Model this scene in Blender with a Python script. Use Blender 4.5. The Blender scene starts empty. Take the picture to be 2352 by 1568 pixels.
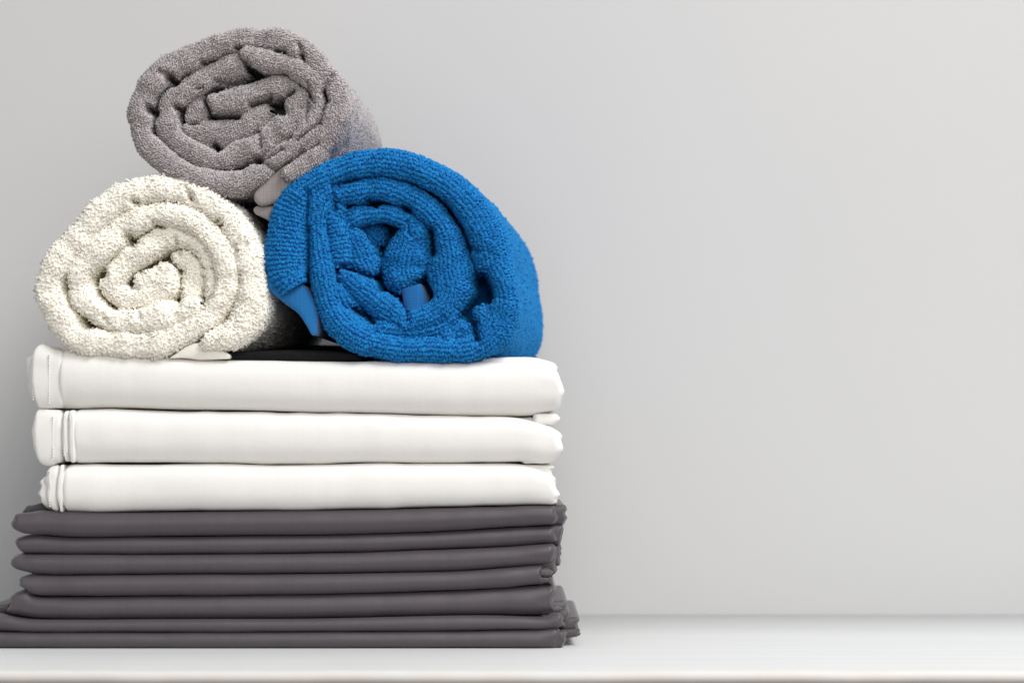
import bpy, math
import numpy as np

scene = bpy.context.scene
C = scene.collection
rng = np.random.default_rng(7)

# ------------------------------------------------------------------ camera, world, lights
S = 0.0003125            # metres per unit of the 2352-wide tracing grid, at the front of the pile (y = 0)
D = 1.8                  # camera distance to the front of the pile
HZ = 1000.0              # grid row of the camera's eye level
def PX(px, y=0.0): return (np.asarray(px, float) - 1176.0) * S * (D + y) / D
def PZ(py, y=0.0): return CAMZ + (HZ - np.asarray(py, float)) * S * (D + y) / D
CAMZ = (1488.0 - HZ) * S

cam_d = bpy.data.cameras.new('camera')
cam = bpy.data.objects.new('camera', cam_d)
C.objects.link(cam)
cam.location = (0, -D, CAMZ)
cam.rotation_euler = (math.radians(90), 0, 0)
cam_d.sensor_width = 36.0
cam_d.lens = D / S / 2352.0 * 36.0
cam_d.shift_y = (HZ - 784.0) / 2352.0
cam_d.clip_start = 0.05
cam_d.clip_end = 50
cam_d.dof.use_dof = True
cam_d.dof.focus_distance = D + 0.012
cam_d.dof.aperture_fstop = 6.3
scene.camera = cam

w = bpy.data.worlds.new('World')
scene.world = w
w.use_nodes = True
bg = w.node_tree.nodes['Background']
_nt = w.node_tree
_g = _nt.nodes.new('ShaderNodeTexCoord'); _s = _nt.nodes.new('ShaderNodeSeparateXYZ'); _m = _nt.nodes.new('ShaderNodeMapRange'); _c = _nt.nodes.new('ShaderNodeMix')
_c.data_type = 'RGBA'; _m.inputs[1].default_value = -0.5; _m.inputs[2].default_value = 0.4
_c.inputs[6].default_value = (0.50, 0.42, 0.37, 1); _c.inputs[7].default_value = (0.93, 0.96, 1.0, 1)   # room floor below, pale room above
_nt.links.new(_g.outputs['Generated'], _s.inputs[0]); _nt.links.new(_s.outputs[2], _m.inputs[0]); _nt.links.new(_m.outputs[0], _c.inputs[0]); _nt.links.new(_c.outputs[2], bg.inputs[0])
bg.inputs[1].default_value = 0.43

def area(name, loc, target, size, power, col, sy=None, spread=180):
    l = bpy.data.lights.new(name, 'AREA')
    l.shape = 'RECTANGLE'; l.size = size; l.size_y = sy or size
    l.energy = power; l.color = col; l.spread = math.radians(spread)
    o = bpy.data.objects.new(name, l); C.objects.link(o)
    o.location = loc
    from mathutils import Vector
    d = Vector(target) - Vector(loc)
    o.rotation_euler = d.to_track_quat('-Z', 'Y').to_euler()
    return o
area('window_light', (1.30, -1.20, 2.45), (0.15, 0.3, 0.62), 1.2, 60, (1.0, 0.985, 0.965), spread=180)
area('soft_fill_light', (0.55, -2.7, 1.25), (-0.1, 0.0, 0.2), 1.6, 33, (1.0, 0.97, 0.94))

vs = scene.view_settings
vs.view_transform = 'Standard'; vs.look = 'None'; vs.gamma = 1; vs.use_curve_mapping = False
vs.exposure = 0.12
try:
    scene.cycles.max_bounces = 20
    scene.cycles.diffuse_bounces = 14; scene.cycles.transmission_bounces = 14
except Exception:
    pass

# ------------------------------------------------------------------ helpers
_tab = np.random.default_rng(3).random((64, 64, 64)) * 2 - 1
def noise(p, scale, seed=0.0):
    """smooth value noise, p (...,3) in metres, scale = feature size in metres"""
    q = np.asarray(p) / scale + 31.7 + seed * 7.31
    i = np.floor(q).astype(int); f = q - i
    f = f * f * (3 - 2 * f)
    r = 0
    for dx in (0, 1):
        wx = f[..., 0] if dx else 1 - f[..., 0]
        for dy in (0, 1):
            wy = f[..., 1] if dy else 1 - f[..., 1]
            for dz in (0, 1):
                wz = f[..., 2] if dz else 1 - f[..., 2]
                r = r + wx * wy * wz * _tab[(i[..., 0] + dx) % 64, (i[..., 1] + dy) % 64, (i[..., 2] + dz) % 64]
    return r

def cr(pts, step):
    """Catmull-Rom through rows of pts, resampled at about `step` along the first two columns"""
    P = np.asarray(pts, float)
    Q = np.vstack([2 * P[0] - P[1], P, 2 * P[-1] - P[-2]])
    out = []
    for k in range(len(P) - 1):
        t = np.linspace(0, 1, 24, endpoint=False)[:, None]
        a, b, c, d = Q[k], Q[k + 1], Q[k + 2], Q[k + 3]
        out.append(0.5 * ((2 * b) + (c - a) * t + (2 * a - 5 * b + 4 * c - d) * t ** 2 + (3 * b - a - 3 * c + d) * t ** 3))
    R = np.vstack(out + [P[-1:]])
    s = np.concatenate([[0], np.cumsum(np.hypot(*np.diff(R[:, :2], axis=0).T))])
    n = max(4, int(s[-1] / step))
    u = np.linspace(0, s[-1], n + 1)
    return np.stack([np.interp(u, s, R[:, j]) for j in range(R.shape[1])], 1), u

class MB:
    def __init__(self): self.v = []; self.f = []; self.n = 0; self.m = []; self.slot = 0; self.nrm = []
    def add(self, V, F):
        self.v.append(np.asarray(V, float).reshape(-1, 3)); self.f.append(np.asarray(F) + self.n); self.n += len(self.v[-1]); self.m.append(np.full(len(self.f[-1]), self.slot, dtype=np.int32))
    def grid(self, G, wrap_j=False, wrap_i=False):
        ni, nj = G.shape[:2]
        idx = np.arange(ni * nj).reshape(ni, nj)
        I = np.arange(ni if wrap_i else ni - 1); J = np.arange(nj if wrap_j else nj - 1)
        a = idx[I][:, J]; b = idx[(I + 1) % ni][:, J]; c = idx[(I + 1) % ni][:, (J + 1) % nj]; d = idx[I][:, (J + 1) % nj]
        self.add(G, np.stack([a, b, c, d], -1).reshape(-1, 4))
    def build(self, name, mat, parent=None, smooth=True, origin=None):
        V = np.vstack(self.v); F = np.vstack(self.f)
        o0 = np.array(origin if origin is not None else (0, 0, 0), float)
        if parent is not None: o0 = np.array(parent['_o'])
        V = V - o0
        me = bpy.data.meshes.new(name)
        me.vertices.add(len(V)); me.vertices.foreach_set('co', V.astype(np.float32).ravel())
        me.loops.add(F.size); me.loops.foreach_set('vertex_index', F.astype(np.int32).ravel())
        me.polygons.add(len(F))
        me.polygons.foreach_set('loop_start', np.arange(0, F.size, 4, dtype=np.int32))
        me.polygons.foreach_set('use_smooth', np.full(len(F), smooth))
        me.update(calc_edges=True)
        for mt in (mat if isinstance(mat, (list, tuple)) else [mat]): me.materials.append(mt)
        if isinstance(mat, (list, tuple)): me.polygons.foreach_set('material_index', np.concatenate(self.m))
        if self.nrm:
            VN = np.zeros(len(V) * 3, np.float32); me.vertices.foreach_get('normal', VN); VN = VN.reshape(-1, 3)
            for st, q in self.nrm: VN[st:st + len(q)] = q
            me.normals_split_custom_set_from_vertices(VN)
        o = bpy.data.objects.new(name, me); C.objects.link(o)
        if parent is not None:
            o.parent = parent
        else:
            o.location = o0
        o['_o'] = list(o0)
        return o

def normals(G, wrap_j=False):
    gi = np.gradient(G, axis=0)
    if wrap_j: gj = (np.roll(G, -1, 1) - np.roll(G, 1, 1)) / 2
    else: gj = np.gradient(G, axis=1)
    n = np.cross(gi, gj)
    return n / (np.linalg.norm(n, axis=-1, keepdims=True) + 1e-12)

def tag(o, label, cat, group=None, kind=None):
    o['label'] = label; o['category'] = cat
    if group: o['group'] = group
    if kind: o['kind'] = kind
    return o

# ------------------------------------------------------------------ materials
def mat_new(name):
    m = bpy.data.materials.new(name); m.use_nodes = True
    nt = m.node_tree
    return m, nt, nt.nodes['Principled BSDF']
def N(nt, t, **kw):
    n = nt.nodes.new(t)
    for k, v in kw.items():
        if k in n.inputs: n.inputs[k].default_value = v
        else: setattr(n, k, v)
    return n
def mixcol(nt, fac, a, b):
    m = nt.nodes.new('ShaderNodeMix'); m.data_type = 'RGBA'
    nt.links.new(fac, m.inputs[0])
    m.inputs[6].default_value = (*a, 1); m.inputs[7].default_value = (*b, 1)
    return m.outputs[2]

def terry_mat(name, c1, c2, sheen=0.3, trans=0.35):
    m, nt, b = mat_new(name)
    tc = N(nt, 'ShaderNodeTexCoord')
    n1 = N(nt, 'ShaderNodeTexNoise', Scale=420.0, Detail=2.0)
    nt.links.new(tc.outputs['Object'], n1.inputs['Vector'])
    ramp = N(nt, 'ShaderNodeValToRGB')
    ramp.color_ramp.elements[0].position = 0.35; ramp.color_ramp.elements[1].position = 0.65
    nt.links.new(n1.outputs[0], ramp.inputs[0])
    nt.links.new(mixcol(nt, ramp.outputs[0], c1, c2), b.inputs['Base Color'])
    b.inputs['Roughness'].default_value = 0.85
    b.inputs['Specular IOR Level'].default_value = 0.25
    b.inputs['Sheen Weight'].default_value = sheen
    b.inputs['Sheen Roughness'].default_value = 0.5
    b.inputs['Sheen Tint'].default_value = (*[min(1, x * 1.6 + 0.08) for x in c2], 1)
    # cotton loops let some light through
    tr = nt.nodes.new('ShaderNodeBsdfTranslucent'); tr.inputs[0].default_value = (*[min(1, x ** 0.8) for x in c2], 1)
    mxs = nt.nodes.new('ShaderNodeMixShader'); mxs.inputs[0].default_value = trans
    nt.links.new(b.outputs[0], mxs.inputs[1]); nt.links.new(tr.outputs[0], mxs.inputs[2])
    nt.links.new(mxs.outputs[0], nt.nodes['Material Output'].inputs[0])
    return m

def woven_mat(name, c1, c2, rough=0.8, scale=1.0, sheen=0.2, bump=0.25, spec=0.25):
    m, nt, b = mat_new(name)
    tc = N(nt, 'ShaderNodeTexCoord')
    mp = N(nt, 'ShaderNodeMapping'); mp.inputs['Scale'].default_value = (1, 1, 1)
    nt.links.new(tc.outputs['Object'], mp.inputs[0])
    w1 = N(nt, 'ShaderNodeTexWave', Scale=520.0 * scale, Distortion=2.5); w1.bands_direction = 'X'
    w1.inputs['Detail Scale'].default_value = 1.5
    w2 = N(nt, 'ShaderNodeTexWave', Scale=520.0 * scale, Distortion=2.5); w2.bands_direction = 'Z'
    for w_ in (w1, w2): nt.links.new(mp.outputs[0], w_.inputs['Vector'])
    mx = N(nt, 'ShaderNodeMath', operation='MAXIMUM')
    nt.links.new(w1.outputs['Fac'], mx.inputs[0]); nt.links.new(w2.outputs['Fac'], mx.inputs[1])
    # slubs: thin irregular threads
    mp2 = N(nt, 'ShaderNodeMapping'); mp2.inputs['Scale'].default_value = (900, 60, 14)
    nt.links.new(tc.outputs['Object'], mp2.inputs[0])
    n2 = N(nt, 'ShaderNodeTexNoise', Scale=1.0, Detail=2.0); nt.links.new(mp2.outputs[0], n2.inputs['Vector'])
    n3 = N(nt, 'ShaderNodeTexNoise', Scale=60.0, Detail=4.0); nt.links.new(tc.outputs['Object'], n3.inputs['Vector'])
    nt.links.new(mixcol(nt, n2.outputs[0], c1, c2), b.inputs['Base Color'])
    bp = N(nt, 'ShaderNodeBump', Strength=bump, Distance=0.0003)
    nt.links.new(mx.outputs[0], bp.inputs['Height'])
    bp2 = N(nt, 'ShaderNodeBump', Strength=0.5, Distance=0.0008)
    nt.links.new(n3.outputs[0], bp2.inputs['Height']); nt.links.new(bp.outputs[0], bp2.inputs['Normal'])
    nt.links.new(bp2.outputs[0], b.inputs['Normal'])
    b.inputs['Roughness'].default_value = rough
    b.inputs['Specular IOR Level'].default_value = spec
    b.inputs['Sheen Weight'].default_value = sheen
    return m

M_grey = terry_mat('grey_terry', (0.27, 0.24, 0.245), (0.32, 0.29, 0.29), 0.1, 0)  # ground coloured darker than its loops, to shade the gaps between them
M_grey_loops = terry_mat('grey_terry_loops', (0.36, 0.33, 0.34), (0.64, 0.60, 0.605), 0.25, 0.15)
M_blue = terry_mat('blue_terry', (0.003, 0.09, 0.32), (0.005, 0.12, 0.38), 0.05, 0)  # darkened ground again, shade between the blue loops put into the colour
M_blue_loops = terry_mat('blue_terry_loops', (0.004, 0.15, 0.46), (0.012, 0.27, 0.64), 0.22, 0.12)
M_cream = terry_mat('cream_terry', (0.96, 0.925, 0.83), (0.965, 0.94, 0.86), 0.1, 0)
M_cream_loops = terry_mat('cream_terry_loops', (0.972, 0.935, 0.83), (0.982, 0.957, 0.88), 0.0, 0.0)
M_black = terry_mat('near_black', (0.003, 0.003, 0.004), (0.006, 0.006, 0.007), 0.0, 0.0)
M_greyw = woven_mat('grey_woven', (0.24, 0.215, 0.215), (0.34, 0.31, 0.305), scale=0.4, bump=0.45)
M_bluew = woven_mat('blue_woven', (0.007, 0.12, 0.36), (0.015, 0.20, 0.50), scale=0.4, bump=0.45)
M_bluew2 = woven_mat('blue_woven_dark', (0.005, 0.10, 0.32), (0.011, 0.16, 0.44), scale=0.4, bump=0.6)
M_creamw = woven_mat('cream_woven', (0.90, 0.87, 0.79), (0.93, 0.905, 0.845), scale=0.8, bump=0.5)
M_white = woven_mat('white_cotton', (0.805, 0.793, 0.765), (0.845, 0.833, 0.805), rough=0.9, bump=0.2, sheen=0.05)
M_thread = woven_mat('white_thread', (0.86, 0.86, 0.85), (0.88, 0.88, 0.87), rough=0.7)
M_char = woven_mat('charcoal_satin', (0.060, 0.050, 0.057), (0.078, 0.066, 0.075), rough=0.40, bump=0.22, sheen=0.1, spec=0.45)

# ------------------------------------------------------------------ the wall and the shelf
def wall():
    m, nt, b = mat_new('wall_paint')
    tc = N(nt, 'ShaderNodeTexCoord')
    n1 = N(nt, 'ShaderNodeTexNoise', Scale=3.0, Detail=3.0); nt.links.new(tc.outputs['Object'], n1.inputs['Vector'])
    nt.links.new(mixcol(nt, n1.outputs[0], (0.565, 0.567, 0.572), (0.595, 0.592, 0.588)), b.inputs['Base Color'])
    n2 = N(nt, 'ShaderNodeTexNoise', Scale=500.0, Detail=3.0); nt.links.new(tc.outputs['Object'], n2.inputs['Vector'])
    bp = N(nt, 'ShaderNodeBump', Strength=0.15, Distance=0.0004); nt.links.new(n2.outputs[0], bp.inputs['Height'])
    nt.links.new(bp.outputs[0], b.inputs['Normal'])
    b.inputs['Roughness'].default_value = 0.8
    mb = MB()
    y = YW
    mb.add([(-3, y, -1.2), (3, y, -1.2), (3, y, 2.5), (-3, y, 2.5), (-3, y + .1, -1.2), (3, y + .1, -1.2), (3, y + .1, 2.5), (-3, y + .1, 2.5)],
           [(0, 1, 2, 3), (5, 4, 7, 6), (3, 2, 6, 7), (1, 0, 4, 5), (0, 3, 7, 4), (2, 1, 5, 6)])
    o = mb.build('wall', m, smooth=False)
    tag(o, 'plain pale grey painted wall behind the pile', 'wall', kind='structure')
YW = D * ((1488 - HZ) / (1410 - HZ)) - D
wall()

def shelf():
    m, nt, b = mat_new('white_painted_wood')
    tc = N(nt, 'ShaderNodeTexCoord')
    mp = N(nt, 'ShaderNodeMapping'); mp.inputs['Scale'].default_value = (2.2, 60, 60)
    nt.links.new(tc.outputs['Object'], mp.inputs[0])
    n1 = N(nt, 'ShaderNodeTexNoise', Scale=1.0, Detail=5.0, Roughness=0.6); nt.links.new(mp.outputs[0], n1.inputs['Vector'])
    ramp = N(nt, 'ShaderNodeValToRGB'); ramp.color_ramp.elements[0].position = 0.3; ramp.color_ramp.elements[1].position = 0.72
    nt.links.new(n1.outputs[0], ramp.inputs[0])
    col = mixcol(nt, ramp.outputs[0], (0.64, 0.67, 0.68), (0.72, 0.715, 0.70))
    # worn edge: warmer bare primer where the front edge rounds over (worn in real paint, patchy)
    n3 = N(nt, 'ShaderNodeTexNoise', Scale=38.0, Detail=3.0); nt.links.new(tc.outputs['Object'], n3.inputs['Vector'])
    sp = N(nt, 'ShaderNodeSeparateXYZ'); nt.links.new(tc.outputs['Object'], sp.inputs[0])
    m1 = N(nt, 'ShaderNodeMapRange'); m1.inputs[1].default_value = YE + 0.004; m1.inputs[2].default_value = YE - 0.004
    nt.links.new(sp.outputs[1], m1.inputs[0])
    m2 = N(nt, 'ShaderNodeMath', operation='MULTIPLY'); nt.links.new(m1.outputs[0], m2.inputs[0]); nt.links.new(n3.outputs[0], m2.inputs[1])
    # small scuffs and specks in the paint
    mpk = N(nt, 'ShaderNodeMapping'); mpk.inputs['Scale'].default_value = (16, 42, 42); nt.links.new(tc.outputs['Object'], mpk.inputs[0])
    vo = N(nt, 'ShaderNodeTexVoronoi', Scale=1.0, Randomness=1.0); nt.links.new(mpk.outputs[0], vo.inputs['Vector'])
    mk = N(nt, 'ShaderNodeMapRange'); mk.inputs[1].default_value = 0.075; mk.inputs[2].default_value = 0.03; nt.links.new(vo.outputs['Distance'], mk.inputs[0])
    n5 = N(nt, 'ShaderNodeTexNoise', Scale=9.0); nt.links.new(tc.outputs['Object'], n5.inputs['Vector'])
    gt = N(nt, 'ShaderNodeMapRange'); gt.inputs[1].default_value = 0.5; gt.inputs[2].default_value = 0.62; gt.inputs[4].default_value = 0.5; nt.links.new(n5.outputs[0], gt.inputs[0])
    mm = N(nt, 'ShaderNodeMath', operation='MULTIPLY'); nt.links.new(mk.outputs[0], mm.inputs[0]); nt.links.new(gt.outputs[0], mm.inputs[1])
    mxk = nt.nodes.new('ShaderNodeMix'); mxk.data_type = 'RGBA'; nt.links.new(mm.outputs[0], mxk.inputs[0]); nt.links.new(col, mxk.inputs[6]); mxk.inputs[7].default_value = (0.42, 0.38, 0.34, 1)
    col = mxk.outputs[2]
    m3 = nt.nodes.new('ShaderNodeMix'); m3.data_type = 'RGBA'
    nt.links.new(m2.outputs[0], m3.inputs[0]); nt.links.new(col, m3.inputs[6]); m3.inputs[7].default_value = (0.64, 0.59, 0.54, 1)
    nt.links.new(m3.outputs[2], b.inputs['Base Color'])
    bp = N(nt, 'ShaderNodeBump', Strength=0.25, Distance=0.0008); nt.links.new(n1.outputs[0], bp.inputs['Height'])
    nt.links.new(bp.outputs[0], b.inputs['Normal'])
    b.inputs['Roughness'].default_value = 0.55
    b.inputs['Specular IOR Level'].default_value = 0.4
    mb = MB()
    R = 0.0047
    prof = [(YW - 0.0005, 0.0), (0.1, 0), (-0.05, 0), (YE + 0.004, 0)]
    for a in np.linspace(0, math.pi * 0.95, 17): prof.append((YE - R * math.sin(a), -R * (1 - math.cos(a))))
    prof += [(YE + 0.006, -2 * R), (YE + 0.0065, -2 * R - 0.012), (YW - 0.0005, -2 * R - 0.012)]
    prof = np.array(prof)
    xs = np.linspace(-1.6, 1.6, 400)
    G = np.zeros((len(prof), len(xs), 3))
    G[..., 0] = xs; G[..., 1] = prof[:, None, 0]; G[..., 2] = prof[:, None, 1]
    k = slice(4, len(prof) - 2)
    wob = 0.0006 * noise(np.stack([xs, xs * 0, xs * 0], -1), 0.05) + 0.00025 * noise(np.stack([xs, xs * 0, xs * 0], -1), 0.012, 2)
    G[k, :, 2] -= np.abs(wob)[None]; G[k, :, 1] += wob[None]
    mb.grid(G, wrap_i=True)
    o = mb.build('shelf', m)
    tag(o, 'white painted wooden shelf with a rounded front edge, under the whole pile', 'shelf')
YE = D * (1488 - HZ) / (1538 - HZ) - D
shelf()

# ------------------------------------------------------------------ folded cloths
def interp_prof(prof, z):
    """prof: (row, column) pairs from top to bottom -> column at row z, smoothed"""
    P = np.array(sorted(prof), float)
    if len(P) == 1: return np.full_like(z, P[0, 1])
    R, _ = cr(np.stack([P[:, 0], P[:, 1]], 1), 1.0)
    o = np.argsort(R[:, 0])
    return np.interp(z, R[o, 0], R[o, 1])

def fold(mb, top, bot, left, right, y0=0.0, depth=0.27, rk=0.45, ex=2.6, rmax=0.02, amp=0.0006, seed=0, nx=None, endr=0.004, wr=0.0009, yend=0.004):
    """One bolster-like folded cloth: traced top and bottom lines, traced left and right ends, front fold rounded, `depth` deep.
    All rows/columns are read on the plane y0."""
    top = np.array(top, float); bot = np.array(bot, float)
    l0 = min(p[1] for p in left); r0 = max(p[1] for p in right)
    nx = nx or max(24, int((r0 - l0) / 4))
    # u sampling with denser ends
    e = np.array([0, .08, .2, .4, .7, 1.0]) * endr / S
    W = r0 - l0
    u = np.concatenate([e / W, np.linspace(endr * 1.4 / S / W, 1 - endr * 1.4 / S / W, nx), 1 - e[::-1] / W])
    cols = l0 + u * W
    tl, _ = cr(top, 3.0) if len(top) > 2 else (top, 0); bl, _ = cr(bot, 3.0) if len(bot) > 2 else (bot, 0)
    ht = np.interp(cols, tl[:, 0], tl[:, 1]); hb = np.interp(cols, bl[:, 0], bl[:, 1])
    # cross-section: angle th from top-back to front to bottom-back
    na = 26
    th = np.linspace(-math.pi / 2, math.pi / 2, na)      # -90 = bottom, +90 = top
    cz = np.sign(np.sin(th)) * np.abs(np.sin(th)) ** (2 / ex)
    cy = 1 - np.abs(np.cos(th)) ** (2 / ex)
    backs = np.array([0.01, 0.03, 0.06, 0.11, 0.18, 1.0])
    h = (hb - ht) / 2 * S
    r = np.minimum(rmax, h * 2 * rk)
    G = []
    zc = (ht + hb) / 2
    rows = []
    for k in range(na):                                   # bottom -> front -> top
        rows.append((cz[k], cy[k], 0))
    pro = [(-1.0, 1.0, b) for b in backs[::-1]] + rows + [(1.0, 1.0, b) for b in backs]
    nj = len(pro)
    G = np.zeros((len(cols), nj, 3))
    edge = np.minimum(u, 1 - u) * W * S
    t = np.clip(edge / endr, 0, 1)
    puff = np.sqrt(np.clip(1 - (1 - t) ** 2, 0.0, 1)) * 0.30 + 0.70
    for j, (a, cyj, bk) in enumerate(pro):
        row = zc - a * (hb - ht) / 2 * puff
        lrow = interp_prof(left, row); rrow = interp_prof(right, row)
        col = lrow + u * (rrow - lrow)
        y = y0 + r * cyj * 1.0 + bk * max(0.001, depth - rmax) + (1 - t) ** 2 * yend
        G[:, j, 0] = PX(col, y0); G[:, j, 2] = PZ(row, y0); G[:, j, 1] = y
    n = normals(G)
    sgn = np.sign(n[len(cols) // 2, len(backs) + na // 2, 1]) * -1
    n *= sgn
    fade = np.ones(nj); fade[:len(backs)] = 0.15; fade[-len(backs):] = 0.15
    d = amp * noise(G, 0.045, seed) + amp * 0.5 * noise(G * np.array([1, 1, 0.35]), 0.014, seed + 1)
    # creases gather towards the cloth's ends
    ew = np.exp(-edge / 0.022)[:, None]
    d = d + wr * ew * (noise(G * np.array([0.6, 1, 1.5]), 0.012, seed + 2) - 0.2)
    G = G + n * (d * fade[None])[..., None]
    # end caps: two rings towards the middle line
    def cap(ring, sx):
        c = ring.mean(0)
        out = []
        for q, dx in ((0.9, 0.0006), (0.55, -0.001), (0.05, -0.002)):
            rr = ring.copy(); rr[:, 2] = c[2] + (ring[:, 2] - c[2]) * q; rr[:, 1] = ring[:, 1] + (1 - q) * 0.006; rr[:, 0] += sx * dx
            out.append(rr)
        return out
    A = cap(G[0], -1)[::-1]; B = cap(G[-1], 1)
    mb.grid(np.concatenate([np.array(A), G, np.array(B)]))
    return G

SH = 'folded white cotton sheets under the rolled towels'
GR = 'folded charcoal sheets at the bottom of the pile'

def bump_prof(y0r, y1r, base, amp, n, seed):
    r = np.random.default_rng(seed)
    ys = np.linspace(y0r, y1r, n)
    return [(y, base + (amp if k % 2 else -amp) * r.uniform(0.3, 1.0)) for k, y in enumerate(ys)]

def stitches(mb, col, r0, r1, y, n, curve=None):
    for k in range(n):
        ra = r0 + (r1 - r0) * (k + 0.15) / n; rb = r0 + (r1 - r0) * (k + 0.8) / n
        c = col + (curve(ra) if curve else 0)
        x = float(PX(c)); za, zb = float(PZ(ra)), float(PZ(rb))
        yy = y
        t = 0.00035
        pts = []
        for q, zz in enumerate(np.linspace(za, zb, 5)):
            s = math.sin(math.pi * q / 4)
            pts.append([(x - t, yy + 0.0004 - s * 0.0006, zz), (x + t, yy + 0.0004 - s * 0.0006, zz), (x + t, yy + 0.0012, zz), (x - t, yy + 0.0012, zz)])
        mb.grid(np.array(pts), wrap_j=True)

def place_origin(c, r, y=0.13): return (float(PX(c, 0)), y, float(PZ(r, 0)))

# ---- top white sheet
mb = MB()
fold(mb, [(120, 803), (142, 800), (201, 800), (300, 808), (402, 818), (520, 824), (620, 826), (800, 828), (1000, 829), (1100, 828), (1180, 826), (1240, 828), (1275, 838), (1300, 848)],
     [(120, 936), (300, 937), (420, 940), (560, 941), (700, 945), (900, 948), (1091, 953), (1180, 955), (1240, 953), (1275, 945), (1300, 941)],
     [(800, 134), (815, 131), (870, 129), (936, 129)], [(826, 1268), (837, 1275), (850, 1283), (870, 1288), (898, 1296), (915, 1290), (940, 1287), (955, 1280)],
     rk=0.42, ex=2.25, rmax=0.019, seed=1, amp=0.0008)
s1 = mb.build('folded_sheet', M_white, origin=place_origin(700, 955))
tag(s1, 'topmost folded white sheet, carrying the cream and blue towel rolls', 'folded sheet', SH)
mb = MB()
fold(mb, [(60, 796), (81, 790), (100, 795), (120, 802), (150, 806)], [(60, 938), (90, 939), (120, 937), (150, 937)],
     [(790, 81), (808, 72), (853, 67.5), (900, 71), (939, 79)], [(790, 146), (940, 146)], y0=0.003, rk=0.3, ex=3.2, rmax=0.010, seed=2, depth=0.26, endr=0.003, yend=0.003)
h = mb.build('hem', M_white, s1); h['label'] = 'stitched hem band of the topmost sheet'
mb = MB()
stitches(mb, 74, 815, 920, 0.0052, 17, lambda r: -5 * math.exp(-((r - 860) / 45) ** 2))
stitches(mb, 110.6, 812, 928, 0.0026, 19)
mb.build('stitching', M_thread, h)
mb = MB()
fold(mb, [(40, 822), (66, 814), (130, 812)], [(40, 922), (130, 924)], [(815, 58), (822, 50), (840, 55), (870, 61), (895, 61), (912, 65), (924, 70)], [(815, 130), (924, 130)], y0=0.02, depth=0.2, rk=0.3, seed=3)
mb.build('inner_layer', M_white, s1); mb = MB()
fold(mb, [(1150, 820), (1183, 819), (1239, 820), (1262, 828), (1290, 842)], [(1150, 870), (1290, 870)], [(819, 1100), (870, 1100)], [(819, 1255), (828, 1270), (840, 1278), (870, 1270)], y0=0.012, depth=0.2, rk=0.4, seed=4)
mb.build('inner_layer', M_white, s1); mb = MB()
fold(mb, [(1180, 950), (1280, 948)], [(1180, 972), (1240, 974), (1285, 975)], [(950, 1225), (974, 1225)], [(950, 1279), (958, 1286), (966, 1284), (975, 1272)], y0=0.008, depth=0.2, rk=0.4, seed=5, endr=0.003)
mb.build('inner_layer', M_white, s1)

# ---- middle white sheet
mb = MB()
fold(mb, [(150, 941), (300, 940), (420, 944), (560, 945), (700, 948), (900, 951), (1091, 956), (1200, 959), (1257, 972), (1290, 985)],
     [(150, 1062), (300, 1062), (500, 1063), (700, 1066), (850, 1061), (1000, 1063), (1091, 1062), (1160, 1060), (1210, 1058), (1240, 1062), (1265, 1064), (1290, 1062)],
     [(941, 166), (960, 163), (1062, 162)], [(960, 1264), (975, 1273), (997, 1287), (1008, 1284), (1030, 1290), (1045, 1282), (1064, 1270)],
     rk=0.42, ex=2.25, rmax=0.019, seed=6, amp=0.0008)
s2 = mb.build('folded_sheet', M_white, origin=place_origin(700, 1065))
tag(s2, 'middle folded white sheet, between the two other white sheets', 'folded sheet', SH)
mb = MB()
fold(mb, [(60, 943), (90, 940), (118, 941), (150, 944)], [(60, 1064), (90, 1070), (110, 1069), (128, 1063), (150, 1062)],
     [(942, 78), (960, 75), (1010, 74.5), (1040, 78), (1060, 84), (1070, 92)], [(942, 142), (1070, 142)], y0=0.003, rk=0.3, ex=3.2, rmax=0.010, seed=7, depth=0.26, endr=0.003, yend=0.003)
h = mb.build('hem', M_white, s2); h['label'] = 'stitched hem band of the middle sheet'
mb = MB(); stitches(mb, 82, 955, 1050, 0.0045, 16, lambda r: 5 * max(0, (r - 1020) / 40)); stitches(mb, 119.5, 955, 1050, 0.0026, 16); stitches(mb, 145.5, 965, 1048, 0.0006, 14, lambda r: 2 * math.sin((r - 960) / 30))
mb.build('stitching', M_thread, h)
mb = MB()
fold(mb, [(130, 943), (165, 942)], [(130, 1060), (165, 1060)], [(942, 143), (970, 139), (1020, 139), (1060, 142)], [(942, 158), (1060, 160)], y0=0.0012, rk=0.3, ex=3, rmax=0.006, seed=8, endr=0.002, yend=0.002, nx=12)
mb.build('inner_layer', M_white, s2); mb = MB()
fold(mb, [(150, 942), (172, 941)], [(150, 1061), (172, 1061)], [(942, 155), (1000, 158), (1061, 158)], [(942, 172), (1061, 172)], y0=0.0006, rk=0.3, ex=3, rmax=0.006, seed=9, endr=0.002, yend=0.002, nx=12)
mb.build('inner_layer', M_white, s2); mb = MB()
fold(mb, [(1200, 1030), (1290, 1032)], [(1200, 1063), (1290, 1063)], [(1030, 1200), (1063, 1200)], [(1030, 1283), (1043, 1284), (1052, 1280), (1063, 1272)], y0=0.008, depth=0.2, rk=0.4, seed=10, endr=0.003)
mb.build('inner_layer', M_white, s2)

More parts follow.
